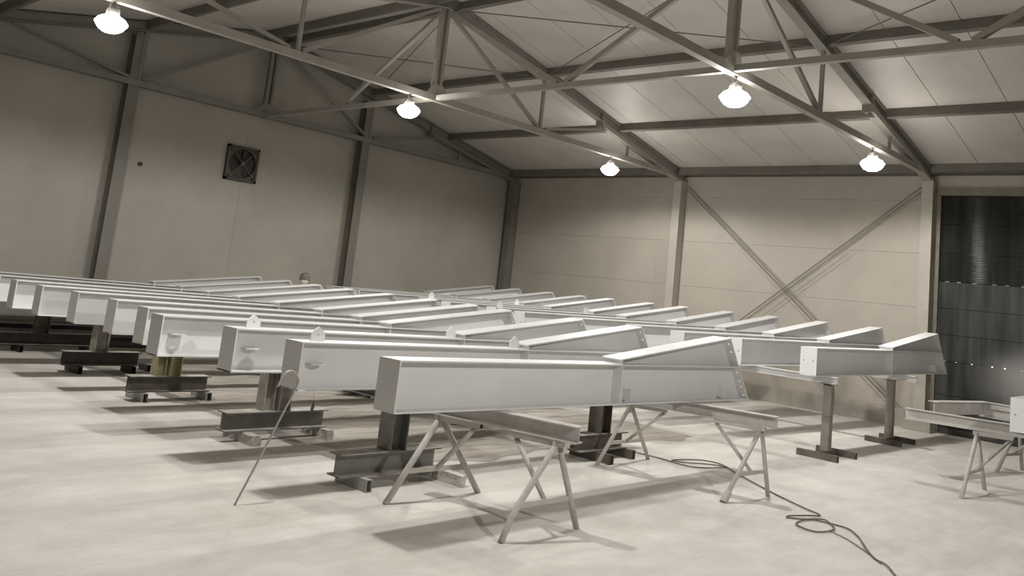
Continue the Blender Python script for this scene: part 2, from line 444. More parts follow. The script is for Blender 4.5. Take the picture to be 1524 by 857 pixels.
lamp(15.9, 11.8, 'smallest glowing lamp, above the middle of the right wall')
lamp(10.5, 5.78, 'large glowing lamp at the middle of the nearest truss')
lamp(15.7, 5.78, 'glowing lamp nearest the dark door')
lamp(4.75, 6.4, 'lamp beside the nearest truss, just above the top edge of the photo')
lamp(4.8, -2.1, 'lamp behind the viewer, out of the photo', 2.8)

# ------------------------------------------------------------------ door
door = struct('door_1', MB().box((XR-0.02, 0.9, 0.0), (XR+0.0, 0.96, 4.82)).box((XR-0.03, 5.585, 0), (XR+0.04, 5.65, 4.82)), M_LINTEL)
obj('lintel', MB().box((XR-0.06, 0.9, 4.80), (XR+0.08, 5.65, 4.96)), M_LINTEL, door)
pz = [0.13, 0.75, 1.42, 1.95, 2.48, 3.02, 3.6, 4.2, 4.80]
for k in range(8):
    obj('door_panel', MB().box((XR+0.02, 0.96, pz[k]+0.004), (XR+0.07, 5.585, pz[k+1]-0.004)), M_DOOR2 if k < 5 else M_DOOR, door)
obj('bottom_seal', MB().box((XR+0.0, 0.96, 0.01), (XR+0.08, 5.585, 0.125)), M_DARK, door)
obj('door_backing', MB().box((XR+0.08, 0.9, 0), (XR+0.12, 5.65, 4.85)), M_DARK, door)
for k in (2, 5):  # small bright metal studs added to make glints along two panel joints
    for q in range(9):
        yy = 5.42-0.29*q+(0.07 if q % 3 else 0)
        obj('glint_stud', MB().tube([(XR+0.012, yy-(0.04 if k == 5 else 0.015), pz[k]), (XR+0.012, yy+(0.04 if k == 5 else 0.015), pz[k])], 0.011 if k == 5 else 0.007, 8), M_CHROME, door)

# ------------------------------------------------------------------ exhaust fan and small outlet on the back wall
fan = thing('exhaust_fan', 'dark square exhaust fan high on the back wall', 'fan', (10.03, YG-0.02, 4.03))
s = 0.395
obj('frame', MB().box((-s, -0.07, -s), (-s+0.05, 0.015, s)).box((s-0.05, -0.07, -s), (s, 0.015, s)).box((-s, -0.07, -s), (s, 0.015, -s+0.05)).box((-s, -0.07, s-0.05), (s, 0.015, s)), M_FANF, fan)
obj('back_plate', MB().box((-s, 0.005, -s), (s, 0.018, s)), M_FAN, fan)
ring = MB(); n = 28; vs = []; fs = []
for k in range(n):
    a = 2*PI*k/n; c_, s_ = math.cos(a), math.sin(a)
    a2 = max(abs(c_), abs(s_))
    for r, yy in ((0.33, -0.055), (0.34/a2, -0.055), (0.34/a2, -0.045), (0.33, -0.045)): vs.append((r*c_, yy, r*s_))
for k in range(n):
    for q in range(4):
        fs.append((k*4+q, k*4+(q+1) % 4, ((k+1) % n)*4+(q+1) % 4, ((k+1) % n)*4+q))
ring.add(vs, fs); obj('shroud', ring, M_FANF, fan)
for k in range(6):
    a = 2*PI*k/6+0.2
    d = Vector((math.cos(a), 0, math.sin(a))); p = Vector((-math.sin(a), 0, math.cos(a)))
    b0 = d*0.05; b1 = d*0.31
    mb = MB().add([b0+p*0.04+Vector((0,-0.03,0)), b0-p*0.04+Vector((0,-0.01,0)), b1-p*0.10+Vector((0,-0.005,0)), b1+p*0.09+Vector((0,-0.035,0))] +
                  [b0+p*0.04+Vector((0,-0.026,0)), b0-p*0.04+Vector((0,-0.006,0)), b1-p*0.10+Vector((0,-0.001,0)), b1+p*0.09+Vector((0,-0.031,0))],
                  [(0,1,2,3),(7,6,5,4),(0,4,5,1),(1,5,6,2),(2,6,7,3),(3,7,4,0)])
    obj('blade', mb, M_FAN, fan)
obj('hub', MB().tube([(0, -0.085, 0), (0, 0.0, 0)], 0.05, 16), M_FANB, fan)
for a in (PI/4, 3*PI/4, 5*PI/4, 7*PI/4):
    obj('strut', MB().bar((0.05*math.cos(a), -0.07, 0.05*math.sin(a)), (0.46*math.cos(a), -0.07, 0.46*math.sin(a)), 0.018, 0.018, (0, 1, 0)), M_FANB, fan)
sock = thing('wall_outlet', 'small dark round outlet on the back wall, left of the fan', 'outlet', (7.76, YG-0.03, 3.62))
obj('collar', MB().tube([(0, -0.01, 0), (0, 0.03, 0)], 0.045, 14), M_FANF, sock)
obj('plug', MB().tube([(0, -0.025, 0), (0, -0.01, 0)], 0.03, 12), M_FAN, sock)

# ------------------------------------------------------------------ girders
GH, GW, KN, FT = 0.41, 0.25, 3.04, 0.013
def a_tip(h): return 5.32 + (0.34-h)*0.58/0.75       # h measured from top of the mid flange
H0 = GH                                               # local z = h + GH
G = {}
G['bottom_flange'] = MB().box((0, -GW/2, 0), (5.88, GW/2, FT)).mesh('bottom_flange', M_WHITE)
G['top_flange'] = MB().box((0.014, -GW/2, H0-FT), (a_tip(0)-0.01, GW/2, H0)).mesh('top_flange', M_WHITE)
G['web'] = MB().prism([(0.014, FT), (a_tip(-GH+FT)-0.012, FT), (a_tip(-FT)-0.012, H0-FT), (0.014, H0-FT)], 1, -0.005, 0.005).mesh('web', M_WHITE)
G['haunch_web'] = MB().prism([(KN+0.012, H0), (a_tip(0)-0.012, H0), (a_tip(0.325)-0.02, H0+0.33), (KN+0.012, H0+0.045)], 1, -0.005, 0.005).mesh('haunch_web', M_WHITE)
G['haunch_flange'] = MB().prism([(KN-0.03, H0+0.040), (5.325, H0+0.328), (5.322, H0+0.341), (KN-0.03, H0+0.053)], 1, -GW/2, GW/2).mesh('haunch_flange', M_WHITE)
G['haunch_plate'] = MB().box((KN, -GW/2+0.01, H0), (KN+0.012, GW/2-0.01, H0+0.046)).mesh('haunch_plate', M_WHITE)
G['stiffener_n'] = MB().box((KN, -GW/2+0.006, FT), (KN+0.012, -0.005, H0-FT)).mesh('stiffener', M_WHITE)
G['stiffener_f'] = MB().box((KN, 0.005, FT), (KN+0.012, GW/2-0.006, H0-FT)).mesh('stiffener', M_WHITE)
# end plate: local 2-D (y, z) -> world: x = thickness
XFE = Matrix(((0, 0, 1, 0), (1, 0, 0, 0), (0, 1, 0, 0), (0, 0, 0, 1)))
G['end_plate'] = hole_plate('end_plate', [(-GW/2, 0), (GW/2, 0), (GW/2, GH), (-GW/2, GH)], [(-0.07, 0.215, 0.012), (0.07, 0.215, 0.012)], 0.014, M_WHITE, XFE)
dv = Vector((a_tip(-GH)-a_tip(0.345), 0, -GH-0.345)); SL = dv.length; dv.normalize()
nv = Vector((0, 1, 0)).cross(dv).normalized()
o0 = Vector((a_tip(0.345), 0, H0+0.345))
XFT = Matrix(((0, dv.x, nv.x, o0.x), (1, dv.y, nv.y, o0.y), (0, dv.z, nv.z, o0.z), (0, 0, 0, 1)))
hl = [(sgn*0.078, SL*f, 0.0125) for sgn in (-1, 1) for f in (0.09, 0.215, 0.54, 0.685, 0.775, 0.917)]
G['tip_plate'] = hole_plate('tip_plate', [(-GW/2, 0), (GW/2, 0), (GW/2, SL), (-GW/2, SL)], hl, 0.014, M_WHITE, XFT)
def cleat_me(a):
    # small angle cleat with two holes, standing on the near side of the web
    X = Matrix(((0, 0, 1, a), (1, 0, 0, 0), (0, 1, 0, 0), (0, 0, 0, 1)))
    return hole_plate('cleat', [(-0.11, 0.035), (-0.005, 0.035), (-0.005, 0.155), (-0.11, 0.155)], [(-0.07, 0.065, 0.010), (-0.07, 0.12, 0.010)], 0.010, M_WHITE, X)
G['cleat_a'] = cleat_me(KN+0.21); G['cleat_b'] = cleat_me(5.28)
house = lambda w, h, hs: [(-w/2, 0), (w/2, 0), (w/2, hs), (0, h), (-w/2, hs)]
def lug_me(a):
    X = Matrix(((1, 0, 0, a), (0, 0, -1, 0.006), (0, 1, 0, GH), (0, 0, 0, 1)))
    return hole_plate('lifting_lug', house(0.15, 0.13, 0.075), [(0, 0.062, 0.011)], 0.012, M_WHITE, X)
G['lug_a'] = lug_me(0.24); G['lug_b'] = lug_me(KN-0.12)
XB = Matrix(((1, 0, 0, 0.22), (0, -1, 0, -0.005), (0, 0, 1, 0.215), (0, 0, 0, 1)))
G['side_lug'] = hole_plate('side_lug', house(0.15, 0.135, 0.085), [(0, 0.085, 0.012)], 0.010, M_WHITE, XB)

ORD = ['first', 'second', 'third', 'fourth', 'fifth', 'sixth', 'seventh', 'eighth', 'ninth', 'tenth', 'eleventh', 'twelfth']
def girder(label, x, y, zb, th, tilt, lugs, side, group):
    t = thing('steel_girder', label, 'girder', (x, y, zb), th, group, tilt)
    for nm in ('bottom_flange', 'top_flange', 'web', 'haunch_web', 'haunch_flange', 'haunch_plate', 'end_plate', 'tip_plate'):
        link(nm, G[nm], t)
    link('stiffener', G['stiffener_n'], t); link('stiffener', G['stiffener_f'], t)
    link('cleat', G['cleat_a'], t); link('cleat', G['cleat_b'], t)
    if lugs: link('lifting_lug', G['lug_a'], t); link('lifting_lug', G['lug_b'], t)
    if side: link('side_lug', G['side_lug'], t)
    return t
K = 0.853
LF = [(5.310,6.242,.006),(5.156,7.575,.021),(5.149,8.828,.004),(4.941,10.155,.016),(5.295,11.321,.016),(5.415,12.556,.017),
      (5.427,13.961,.005),(5.309,15.116,.011),(5.328,16.377,.006),(5.539,17.927,.004),(5.60,19.35,.006)]
LZ = lambda y: 1.288-0.0035*(y-6.4)
for i, (x, y, th) in enumerate(LF):
    lugs, side = i in (1, 2), i in (1, 2, 3)
    if i == 0: lb = 'nearest white haunched girder, alone on two pairs of sawhorses in the foreground'
    elif i == 1: lb = 'white haunched girder right behind the foreground one, a bent rod leaning on it'
    elif i == 2: lb = 'third white haunched girder of the left row, with two lifting lugs and a side lug'
    elif i == 3: lb = 'fourth white haunched girder of the left row, with a side lug, over an olive post'
    elif i == 10: lb = 'farthest white haunched girder of the left row, closest to the back wall'
    else: lb = '%s white haunched girder of the left row, counted from the foreground one' % ORD[i]
    girder(lb, x*K, y*K, LZ(y*K)-GH, th, -0.003, lugs, side, 'white girders of the left row')
RF = [(14.694,6.322,-.017),(14.552,7.647,-.042),(14.142,8.603,-.019),(14.604,9.926,.004),(14.249,11.064,-.011),(13.565,12.037,-.019),
      (14.122,13.383,-.010),(13.75,14.462,-.008),(14.265,15.833,-.003),(13.972,16.853,-.006),(14.086,18.257,-.001),(14.112,19.423,.003)]
RZ = lambda y: 1.552-0.003*(y-5.4)
for i, (x, y, th) in enumerate(RF):
    lugs, side = i in (6, 8), i == 5
    if i == 0: lb = 'front white haunched girder of the right row, on tall posts beside the dark door'
    elif i == 11: lb = 'farthest white haunched girder of the right row, closest to the back wall'
    elif lugs: lb = '%s white haunched girder of the right row from the front, with two lifting lugs' % ORD[i]
    elif side: lb = 'sixth white haunched girder of the right row from the front, with a side lug'
    else: lb = '%s white haunched girder of the right row from the front, without lugs' % ORD[i]
    girder(lb, x*K, y*K, RZ(y*K)-GH, th, 0.010, lugs, side, 'white girders of the right row')

# ------------------------------------------------------------------ stands and support rails of the left row
def lumpy_box(lo, hi, nseg, amp):
    rnd = random.Random(int(lo[0]*1000)+int(lo[1]*77))
    mb = MB(); rings = []
    for k in range(nseg+1):
        yy = lo[1]+(hi[1]-lo[1])*k/nseg
        j = lambda: rnd.uniform(-amp, amp)
        rings.append([(lo[0]+j(), yy, lo[2]), (hi[0]+j(), yy, lo[2]), (hi[0]+j(), yy+j(), (lo[2]+hi[2])/2), (hi[0]+j(), yy+j(), hi[2]-abs(j())), ((lo[0]+hi[0])/2+j(), yy, hi[2]), (lo[0]+j(), yy+j(), hi[2]-abs(j())), (lo[0]+j(), yy, (lo[2]+hi[2])/2)])
    n = 7; vs = [v for r in rings for v in r]; fs = []
    for i in range(nseg):
        for k in range(n): fs.append((i*n+k, i*n+(k+1) % n, (i+1)*n+(k+1) % n, (i+1)*n+k))
    fs.append(tuple(range(n))[::-1]); fs.append(tuple(nseg*n+k for k in range(n)))
    return mb.add(vs, fs)
def hollow_tube(x, y0, y1, w=0.065, h=0.11):
    mb = MB(); t = 0.006
    return mb.box((x-w/2, y0, 0), (x+w/2, y1, t)).box((x-w/2, y0, h-t), (x+w/2, y1, h)).box((x-w/2, y0, t), (x-w/2+t, y1, h-t)).box((x+w/2-t, y0, t), (x+w/2, y1, h-t))
def stand(label, x, y, tubes, i0, i1, post_x, post_h, mats, kind='single', crust=(), hi=0.20, hw=0.20):
    mI, mP, mT = mats
    t = thing('girder_stand', label, 'stand', (x, y, 0), 0, 'girder stands of the left row')
    for k, (tx, ty0, ty1) in enumerate(tubes):
        if k in crust: obj('base_tube', lumpy_box((tx-0.045, ty0, 0), (tx+0.045, ty1, 0.11), 8, 0.012), M_CRUST, t, label='base tube wrapped in pale paint crust')
        else: obj('base_tube', hollow_tube(tx, ty0, ty1), mT, t)
    zb = 0.11
    bo = obj('base_beam', MB().ibar((i0, 0, zb+hi/2), (i1, 0, zb+hi/2), hw, hi, 0.013), mI, t)
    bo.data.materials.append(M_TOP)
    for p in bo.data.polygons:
        if p.normal.z > 0.9: p.material_index = 1  # upward faces of the base beam get a paler, mottled colour
    z0 = zb+hi
    if kind == 'single':
        obj('post', MB().ibar((post_x, 0, z0), (post_x, 0, post_h), 0.20, 0.20, 0.012, (1, 0, 0)), mP, t)
    else:
        obj('post', MB().ibar((post_x-0.10, 0.02, z0), (post_x-0.10, 0.02, post_h), 0.16, 0.14, 0.012, (1, 0, 0)), mP, t)
        obj('post', MB().ibar((post_x+0.08, -0.02, z0), (post_x+0.08, -0.02, post_h), 0.16, 0.16, 0.012, (1, 0, 0)), mP, t)
    obj('cap_plate', MB().box((post_x-0.16, -0.13, post_h), (post_x+0.16, 0.13, post_h+0.012)), mP, t)
    return t
RT = lambda y, x: LZ(y)-GH-0.003*(x-4.5)            # rail top under the left girders
def ph(y, x): return RT(y, x)-0.13-0.012
SX = 5.62
stand('grey steel stand under the second girder, left of the foreground sawhorses', 0, 6.42, [(5.22, -0.22, 0.24), (6.22, -0.42, 0.24)], 4.98, 6.18, SX, ph(6.42, SX), (M_STEEL, M_STEEL, M_TUBE), crust=(1,))
stand('steel stand with two grey posts and paint-crusted feet, behind the bent rod', 0, 8.50, [(5.28, -0.32, 0.3), (6.28, -0.25, 0.25)], 5.02, 6.32, SX+0.02, ph(8.5, SX), (M_STEEL, M_LPOST, M_TUBE), 'double', crust=(0, 1))
stand('dark brown steel stand with an olive post under the fourth girder', 0, 11.05, [(5.30, -0.2, 0.3), (6.18, -0.2, 0.25)], 5.12, 6.22, SX, ph(11.05, SX), (M_BROWN, M_OLIVE, M_TUBE), 'double')
stand('dark steel stand with a grey post, fourth along the left row', 0, 13.45, [(5.42, -0.2, 0.3), (6.22, -0.2, 0.2), (6.55, 0.0, 0.3)], 5.2, 6.35, SX+0.1, ph(13.45, SX), (M_DARK, M_LPOST, M_DARK))
stand('dark steel stand farthest back at the left end of the row', 0, 15.85, [(5.40, -0.2, 0.2), (6.50, -0.2, 0.2)], 4.9, 6.7, SX+0.1, ph(15.85, SX), (M_DARK, M_BROWN, M_DARK))
SX2 = 8.93
for k, yy in enumerate((6.42, 8.6, 11.05, 13.45, 15.85)):
    lb = ['brown steel stand behind the third sawhorse, below the foreground girder', 'brown steel stand glimpsed under the foreground girder, behind the nearer one',
          'brown stand under the haunch end of the fifth and sixth girders', 'brown stand under the haunch end of the eighth girder', 'brown stand under the haunch end of the tenth girder'][k]
    stand(lb, 0, yy, [(8.80, -0.32, 0.3), (9.40, -0.22, 0.3)], 8.46, 9.42, SX2, ph(yy, SX2), (M_BROWN, M_BROWN, M_BROWN))
def yrail(name, label, x, y0, y1, z0f, depth, w, M, group, seg=1):
    t = thing(name, label, 'rail', (x, y0, 0), 0, group)
    p = Vector((0, 0, z0f(y0)-depth/2)); q = Vector((0, y1-y0, z0f(y1)-depth/2))
    u = Vector((0, 0, 1)); th = 0.011
    obj('top_flange', MB().bar(p+u*(depth/2-th/2), q+u*(depth/2-th/2), w, th), M, t)
    obj('bottom_flange', MB().bar(p-u*(depth/2-th/2), q-u*(depth/2-th/2), w, th), M, t)
    obj('web', MB().bar(p, q, th, depth-2*th), M, t)
    return t
yrail('support_rail', 'long steel rail under the square ends of the left girders', SX, 6.30, 17.1, lambda y: RT(y, SX), 0.13, 0.13, M_STEEL, 'rails under the left row')
yrail('support_rail', 'long steel rail under the haunches of the left girders', SX2, 6.30, 17.1, lambda y: RT(y, SX2), 0.13, 0.13, M_STEEL, 'rails under the left row')

# tall posts and rails of the right row
RRT = lambda y, x: RZ(y)-GH+0.010*(x-12.3)
def tall_stand(label, x, y, top, bent=False):
    t = thing('post_stand', label, 'stand', (x, y, 0), 0, 'tall post stands of the right row')
    for dx in (-0.36, 0.33):
        obj('foot_tube', MB().add(*(lambda b: (b.v, b.f))(hollow_tube(dx, -0.33, 0.27, 0.07, 0.09))), M_BROWN, t)
    obj('cross_tube', MB().box((-0.32, -0.04, 0.005), (0.29, 0.04, 0.085)), M_BROWN, t)
    pts = [(0, 0, 0.085), (0.0, 0, top*0.55), (0.03 if bent else 0, 0, top*0.86), (-0.02 if bent else 0, 0, top)]
    mb = MB()
    for a, b in zip(pts[:-1], pts[1:]): mb.bar(a, b, 0.12, 0.12, (1, 0, 0))
    obj('post', mb, M_POST, t)
    obj('cap_plate', MB().box((-0.1, -0.1, top), (0.1, 0.1, top+0.012)), M_POST, t)
RX1, RX2 = 12.98, 16.06
for k, yy in enumerate((5.25, 10.6, 15.6)):
    w = ['nearest to the viewer', 'at the middle of the row', 'near the back wall'][k]
    tall_stand(['grey single post on an H-shaped foot under the left end of the front right girder', 'grey post under the square ends at the middle of the right row', 'grey post under the square ends of the right row near the back wall'][k], RX1, yy, RRT(yy, RX1)-0.10-0.012, k == 0)
    tall_stand(['grey single post on an H-shaped foot under the haunch of the front right girder', 'grey post under the haunches at the middle of the right row', 'grey post under the haunches of the right row near the back wall'][k], RX2, yy+0.15, RRT(yy, RX2)-0.10-0.012)
yrail('support_rail', 'pale rail under the left ends of the right girders', RX1, 5.12, 17.0, lambda y: RRT(y, RX1), 0.10, 0.13, M_WHITE, 'rails under the right row')
yrail('support_rail', 'pale rail under the haunches of the right girders', RX2, 4.98, 17.0, lambda y: RRT(y, RX2), 0.10, 0.13, M_WHITE, 'rails under the right row')

# ------------------------------------------------------------------ sawhorses (A-frame, top bar, brace) and their rails
def trestle(label, apex, foot_l, foot_r, bar_end, r=0.026, bent=False, pad=False, flat=False):
    """apex (x,y,z) under the rail; feet on the floor; bar_end the other end of the top bar"""
    t = thing('sawhorse_leg_frame', label, 'sawhorse', (apex[0], apex[1], 0), 0, 'sawhorse frames')
    A = Vector((0, 0, apex[2]-0.055)); O = Vector((apex[0], apex[1], 0))
    fl = Vector(foot_l)-O; fr = Vector(foot_r)-O; be = Vector(bar_end)-O
    la = A+Vector((-0.03, 0, 0)); ra = A+Vector((0.03, 0, 0))
    if bent:
        kn = la.lerp(fl, 0.72)+Vector((-0.055, 0, 0.0)); lp = [la, la.lerp(kn, 0.5), la.lerp(kn, 0.88), kn.lerp(fl, 0.12), kn.lerp(fl, 0.45), fl]
    else: lp = [la, fl]
    if flat:
        obj('leg', MB().bar(la, fl, 0.05, 0.05, (0, 1, 0)), M_TRES, t); obj('leg', MB().bar(ra, fr, 0.05, 0.05, (0, 1, 0)), M_TRES, t)
    else:
        obj('leg', MB().tube(lp, r, 12), M_TRES, t, True); obj('leg', MB().tube([ra, fr], r, 12), M_TRES, t, True)
    c0 = la.lerp(fl, 0.62); c1 = ra.lerp(fr, 0.62)
    if bent: c0 = c0+Vector((-0.045, 0, 0))
    obj('crossbar', MB().bar(c0, c1, 0.016, 0.04), M_TRES, t)
    d = Vector((be.x, be.y, 0)); L = d.length; d.normalize()
    b0 = A-d*0.05; b1 = A+d*L
    obj('top_bar', MB().bar(b0+Vector((0, 0, 0.03)), b1+Vector((0, 0, 0.03)), 0.07, 0.05), M_TRES, t)
    obj('gusset_plate', MB().prism([(-0.07, A.z-0.06), (0.07, A.z-0.06), (0.05, A.z+0.05), (-0.05, A.z+0.05)], 1, -0.008, 0.008), M_TRES, t)
    mid = c0.lerp(c1, 0.5)
    obj('brace', MB().tube([b1-d*0.03, mid], r*0.82, 10), M_TRES, t, True)
    if pad: obj('foot_pad', MB().tube([(fl.x, fl.y, 0), fl+(la-fl).normalized()*0.14], [0.042, 0.034], 12), M_TRES, t)
    return t
def rail_between(name, label, p, q, top, depth, w, M, group=None, plates=True):
    """I rail from p to q (x,y) with its top at 'top'"""
    P = Vector((p[0], p[1], 0)); Q = Vector((q[0], q[1], 0)); d = Q-P
    t = thing(name, label, 'rail', (p[0], p[1], 0), math.atan2(d.y, d.x), group)
    L = d.length; th = 0.010
    obj('top_flange', MB().box((0, -w/2, top-th), (L, w/2, top)), M, t)
    obj('bottom_flange', MB().box((0, -w/2, top-depth), (L, w/2, top-depth+th)), M, t)
    obj('web', MB().box((0, -th/2, top-depth+th), (L, th/2, top-th)), M, t)
    return t
G1B = LZ(5.3)-GH
R1T = G1B-0.004
rail_between('sawhorse_rail', 'short steel rail on the two left foreground sawhorses, under the nearest girder', (5.88, 4.42), (5.58, 6.05), R1T, 0.138, 0.13, M_RAIL, 'short rails on sawhorses')
rail_between('sawhorse_rail', 'short steel rail on the two sawhorses under the haunch of the nearest girder', (9.24, 4.28), (8.86, 6.12), R1T-0.012, 0.125, 0.13, M_RAIL, 'short rails on sawhorses')
rb_ = R1T-0.138
trestle('bare tubular sawhorse closest to the viewer, with a bent left foot', (5.83, 4.60, rb_), (5.25, 4.60, 0), (6.16, 4.57, 0), (5.75, 5.02, 0), bent=True)
trestle('tubular sawhorse below the left part of the nearest girder, in front of the grey stand', (5.62, 5.80, rb_), (5.12, 5.84, 0), (6.22, 5.80, 0), (5.70, 5.40, 0), r=0.028)
rb2 = R1T-0.137
trestle('sawhorse right of the hose coil with a padded foot, below the girder tip', (9.18, 4.44, rb2), (8.48, 4.46, 0), (9.33, 4.38, 0), (9.08, 4.96, 0), r=0.024, pad=True)
trestle('sawhorse standing before the brown stand, under the middle of the nearest girder', (8.92, 5.98, rb2), (8.58, 6.16, 0), (9.64, 6.14, 0), (9.05, 5.56, 0), r=0.024)
# sawhorses at the right edge with another girder end
R3T = 0.885
rail_between('sawhorse_rail', 'white-topped rail reaching left from the right-edge girder', (13.24, 2.5), (13.02, 4.16), R3T, 0.15, 0.13, M_RAIL, 'short rails on sawhorses')
trestle('grey sawhorse at the right edge, under the white-topped rail', (12.98, 3.24, R3T-0.15), (12.0, 3.15, 0), (13.08, 3.16, 0), (13.10, 2.85, 0), r=0.026)
t = rail_between('sawhorse_rail', 'bent pale rail at the right edge, before the dark door', (15.38, 2.36), (15.62, 3.86), R3T, 0.15, 0.14, M_RAIL, 'short rails on sawhorses')
obj('upper_rail', MB().box((0.42, -0.05, 0.957), (1.52, 0.05, 0.97)).box((0.42, -0.006, R3T), (1.52, 0.006, 0.957)), M_RAIL, t)
obj('side_arm', MB().box((1.38, 0.05, 0.957), (1.52, 1.75, 0.97)).box((1.44, 0.05, 0.77), (1.452, 1.72, 0.957)), M_RAIL, t, label='flat-topped arm reaching left')
trestle('grey sawhorse farther back at the right edge, under the bent pale rail', (15.50, 3.30, R3T-0.15), (15.0, 3.47, 0), (15.84, 3.31, 0), (15.42, 2.9, 0), r=0.026)
girder('white girder at the right edge of the photo, only its end plate in view', 11.95, 2.51, R3T+0.002, 0.02, 0.0, False, False, None)

# ------------------------------------------------------------------ dark steel lying along the back wall
def flat_beam(label, x0, x1, y, z0, h, M):
    t = thing('steel_beam', label, 'beam', (x0, y, z0), 0, 'dark beams stored along the back wall')
    obj('web', MB().box((0, -0.006, 0.012), (x1-x0, 0.006, h-0.012)), M, t)
    obj('top_flange', MB().box((0, -0.1, h-0.012), (x1-x0, 0.1, h)), M, t)
    obj('bottom_flange', MB().box((0, -0.1, 0), (x1-x0, 0.1, 0.012)), M, t)
flat_beam('dark steel beam lying on the floor along the back wall', 3.2, 8.8, 16.75, 0.0, 0.19, M_DARK)
flat_beam('dark steel beam on top of the one along the back wall', 3.5, 8.5, 16.75, 0.192, 0.19, M_DARK)
flat_beam('dark steel beam on the floor behind the stacked pair', 3.0, 9.3, 17.1, 0.0, 0.25, M_BROWN)

# ------------------------------------------------------------------ dusty sheet on the floor under the left row
nx, ny = 90, 130
x0, x1, y0, y1 = 5.9, 12.0, 6.9, 16.3
vs = []; fs = []
rnd = random.Random(3)
ph_ = [(rnd.uniform(0, 6.3), rnd.uniform(0.6, 3.5), rnd.uniform(1.2, 6.0), rnd.uniform(0.3, 1)) for _ in range(14)]
for j in range(ny+1):
    for i in range(nx+1):
        u, v = i/nx, j/ny
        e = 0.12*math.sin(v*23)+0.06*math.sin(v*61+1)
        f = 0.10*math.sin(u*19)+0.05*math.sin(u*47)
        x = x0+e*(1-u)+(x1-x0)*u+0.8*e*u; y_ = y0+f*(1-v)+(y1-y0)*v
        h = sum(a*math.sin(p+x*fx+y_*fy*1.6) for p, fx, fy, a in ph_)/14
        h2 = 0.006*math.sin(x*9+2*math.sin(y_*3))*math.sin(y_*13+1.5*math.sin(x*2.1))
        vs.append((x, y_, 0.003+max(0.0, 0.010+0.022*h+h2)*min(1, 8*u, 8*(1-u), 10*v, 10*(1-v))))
for j in range(ny):
    for i in range(nx):
        a = j*(nx+1)+i; fs.append((a, a+1, a+nx+2, a+nx+1))
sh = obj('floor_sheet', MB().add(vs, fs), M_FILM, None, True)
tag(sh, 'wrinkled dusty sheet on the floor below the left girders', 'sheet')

# ------------------------------------------------------------------ hose, bent rod, tag
def smooth_path(pts, k=6):
    P = [Vector(p) for p in pts]; out = []
    for i in range(len(P)-1):
        a, b, c, d = P[max(i-1, 0)], P[i], P[i+1], P[min(i+2, len(P)-1)]
        for q in range(k):
            t_ = q/k
            out.append(0.5*((2*b)+(c-a)*t_+(2*a-5*b+4*c-d)*t_**2+(3*b-a-3*c+d)*t_**3))
    out.append(P[-1]); return out
hz = 0.011
hose = [(9.75,6.75),(9.79,6.37),(9.82,6.05),(9.75,5.76),(9.86,5.54),(10.27,5.40),(10.22,5.60),(9.93,5.78),(9.89,5.95),(10.31,5.81),(10.41,5.55),(10.02,5.09),(9.5,4.40),(9.16,3.91),(9.03,3.67),(8.84,3.73),(8.65,3.82),(8.54,3.79),(8.66,3.69),(8.86,3.57),(8.74,3.43),(8.54,3.34),(8.31,3.40),(8.31,3.56),(8.46,3.66),(8.72,3.62),(8.79,3.41),(8.74,3.26),(8.53,3.09),(8.17,2.89),(7.95,2.74),(7.84,2.61),(7.63,2.47),(7.2,2.2),(6.6,1.9)]
pp = smooth_path([(a, b, hz+0.004*(i % 2)) for i, (a, b) in enumerate(hose)], 6)
tag(obj('air_hose', MB().tube(pp, 0.0075, 8), M_CABLE, None, True), 'thin dark hose snaking over the floor with two loose coils', 'hose')
p2 = smooth_path([(8.5,3.36,0.01),(8.36,3.14,0.01),(8.2,2.97,0.01),(8.02,2.79,0.01),(7.86,2.66,0.01)], 6)
tag(obj('thin_cable', MB().tube(p2, 0.005, 6), M_CABLE, None, True), 'thin pale cable lying beside the dark hose near the lower right', 'cable')
rp = [(3.95,6.30,0.0),(4.13,6.30,0.38),(4.30,6.30,0.75),(4.37,6.30,0.90),(4.385,6.30,0.97),(4.355,6.30,1.025),(4.305,6.30,1.05),(4.25,6.30,1.035),(4.215,6.30,0.985),(4.19,6.30,0.92)]
tag(obj('bent_rod', MB().tube(smooth_path(rp, 5), 0.009, 10), M_ROD, None, True), 'pale steel rod with a crooked top leaning on the second girder', 'rod')
tg = thing('hanging_tag', 'small dark leaf-shaped tag hanging on a wire below the second girder', 'tag', (4.68, 6.47, 0.0))
zt = LZ(6.46)-GH
obj('wire', MB().tube([(0, 0, zt), (0.01, 0, 0.77)], 0.002, 5), M_ROD, tg)
obj('plate', MB().prism([(0.01, 0.77), (0.03, 0.73), (0.02, 0.67), (0.005, 0.655), (-0.01, 0.70)], 1, -0.002, 0.002), M_BROWN, tg)

# ------------------------------------------------------------------ person standing behind the far girders
def skin_mesh(name, pts, edges, M, parent, root=0, sub=2):
    me = bpy.data.meshes.new(name); me.from_pydata([p[:3] for p in pts], edges, [])
    o = link(name, me, parent)
    md = o.modifiers.new('skin', 'SKIN'); md.use_smooth_shade = True
    if not me.skin_vertices: me.attributes  # layer made by the modifier
    for i, p in enumerate(pts):
        sv = me.skin_vertices[0].data[i]
        sv.radius = (p[3], p[4] if len(p) > 4 else p[3]); sv.use_root = (i == root)
    ms = o.modifiers.new('smooth', 'SUBSURF'); ms.levels = sub; ms.render_levels = sub
    me.materials.append(M)
    return o
per = thing('person', 'person in a grey cap and pale mask, standing behind the far left girders', 'person', (10.98, 16.07, -0.0), math.radians(225))
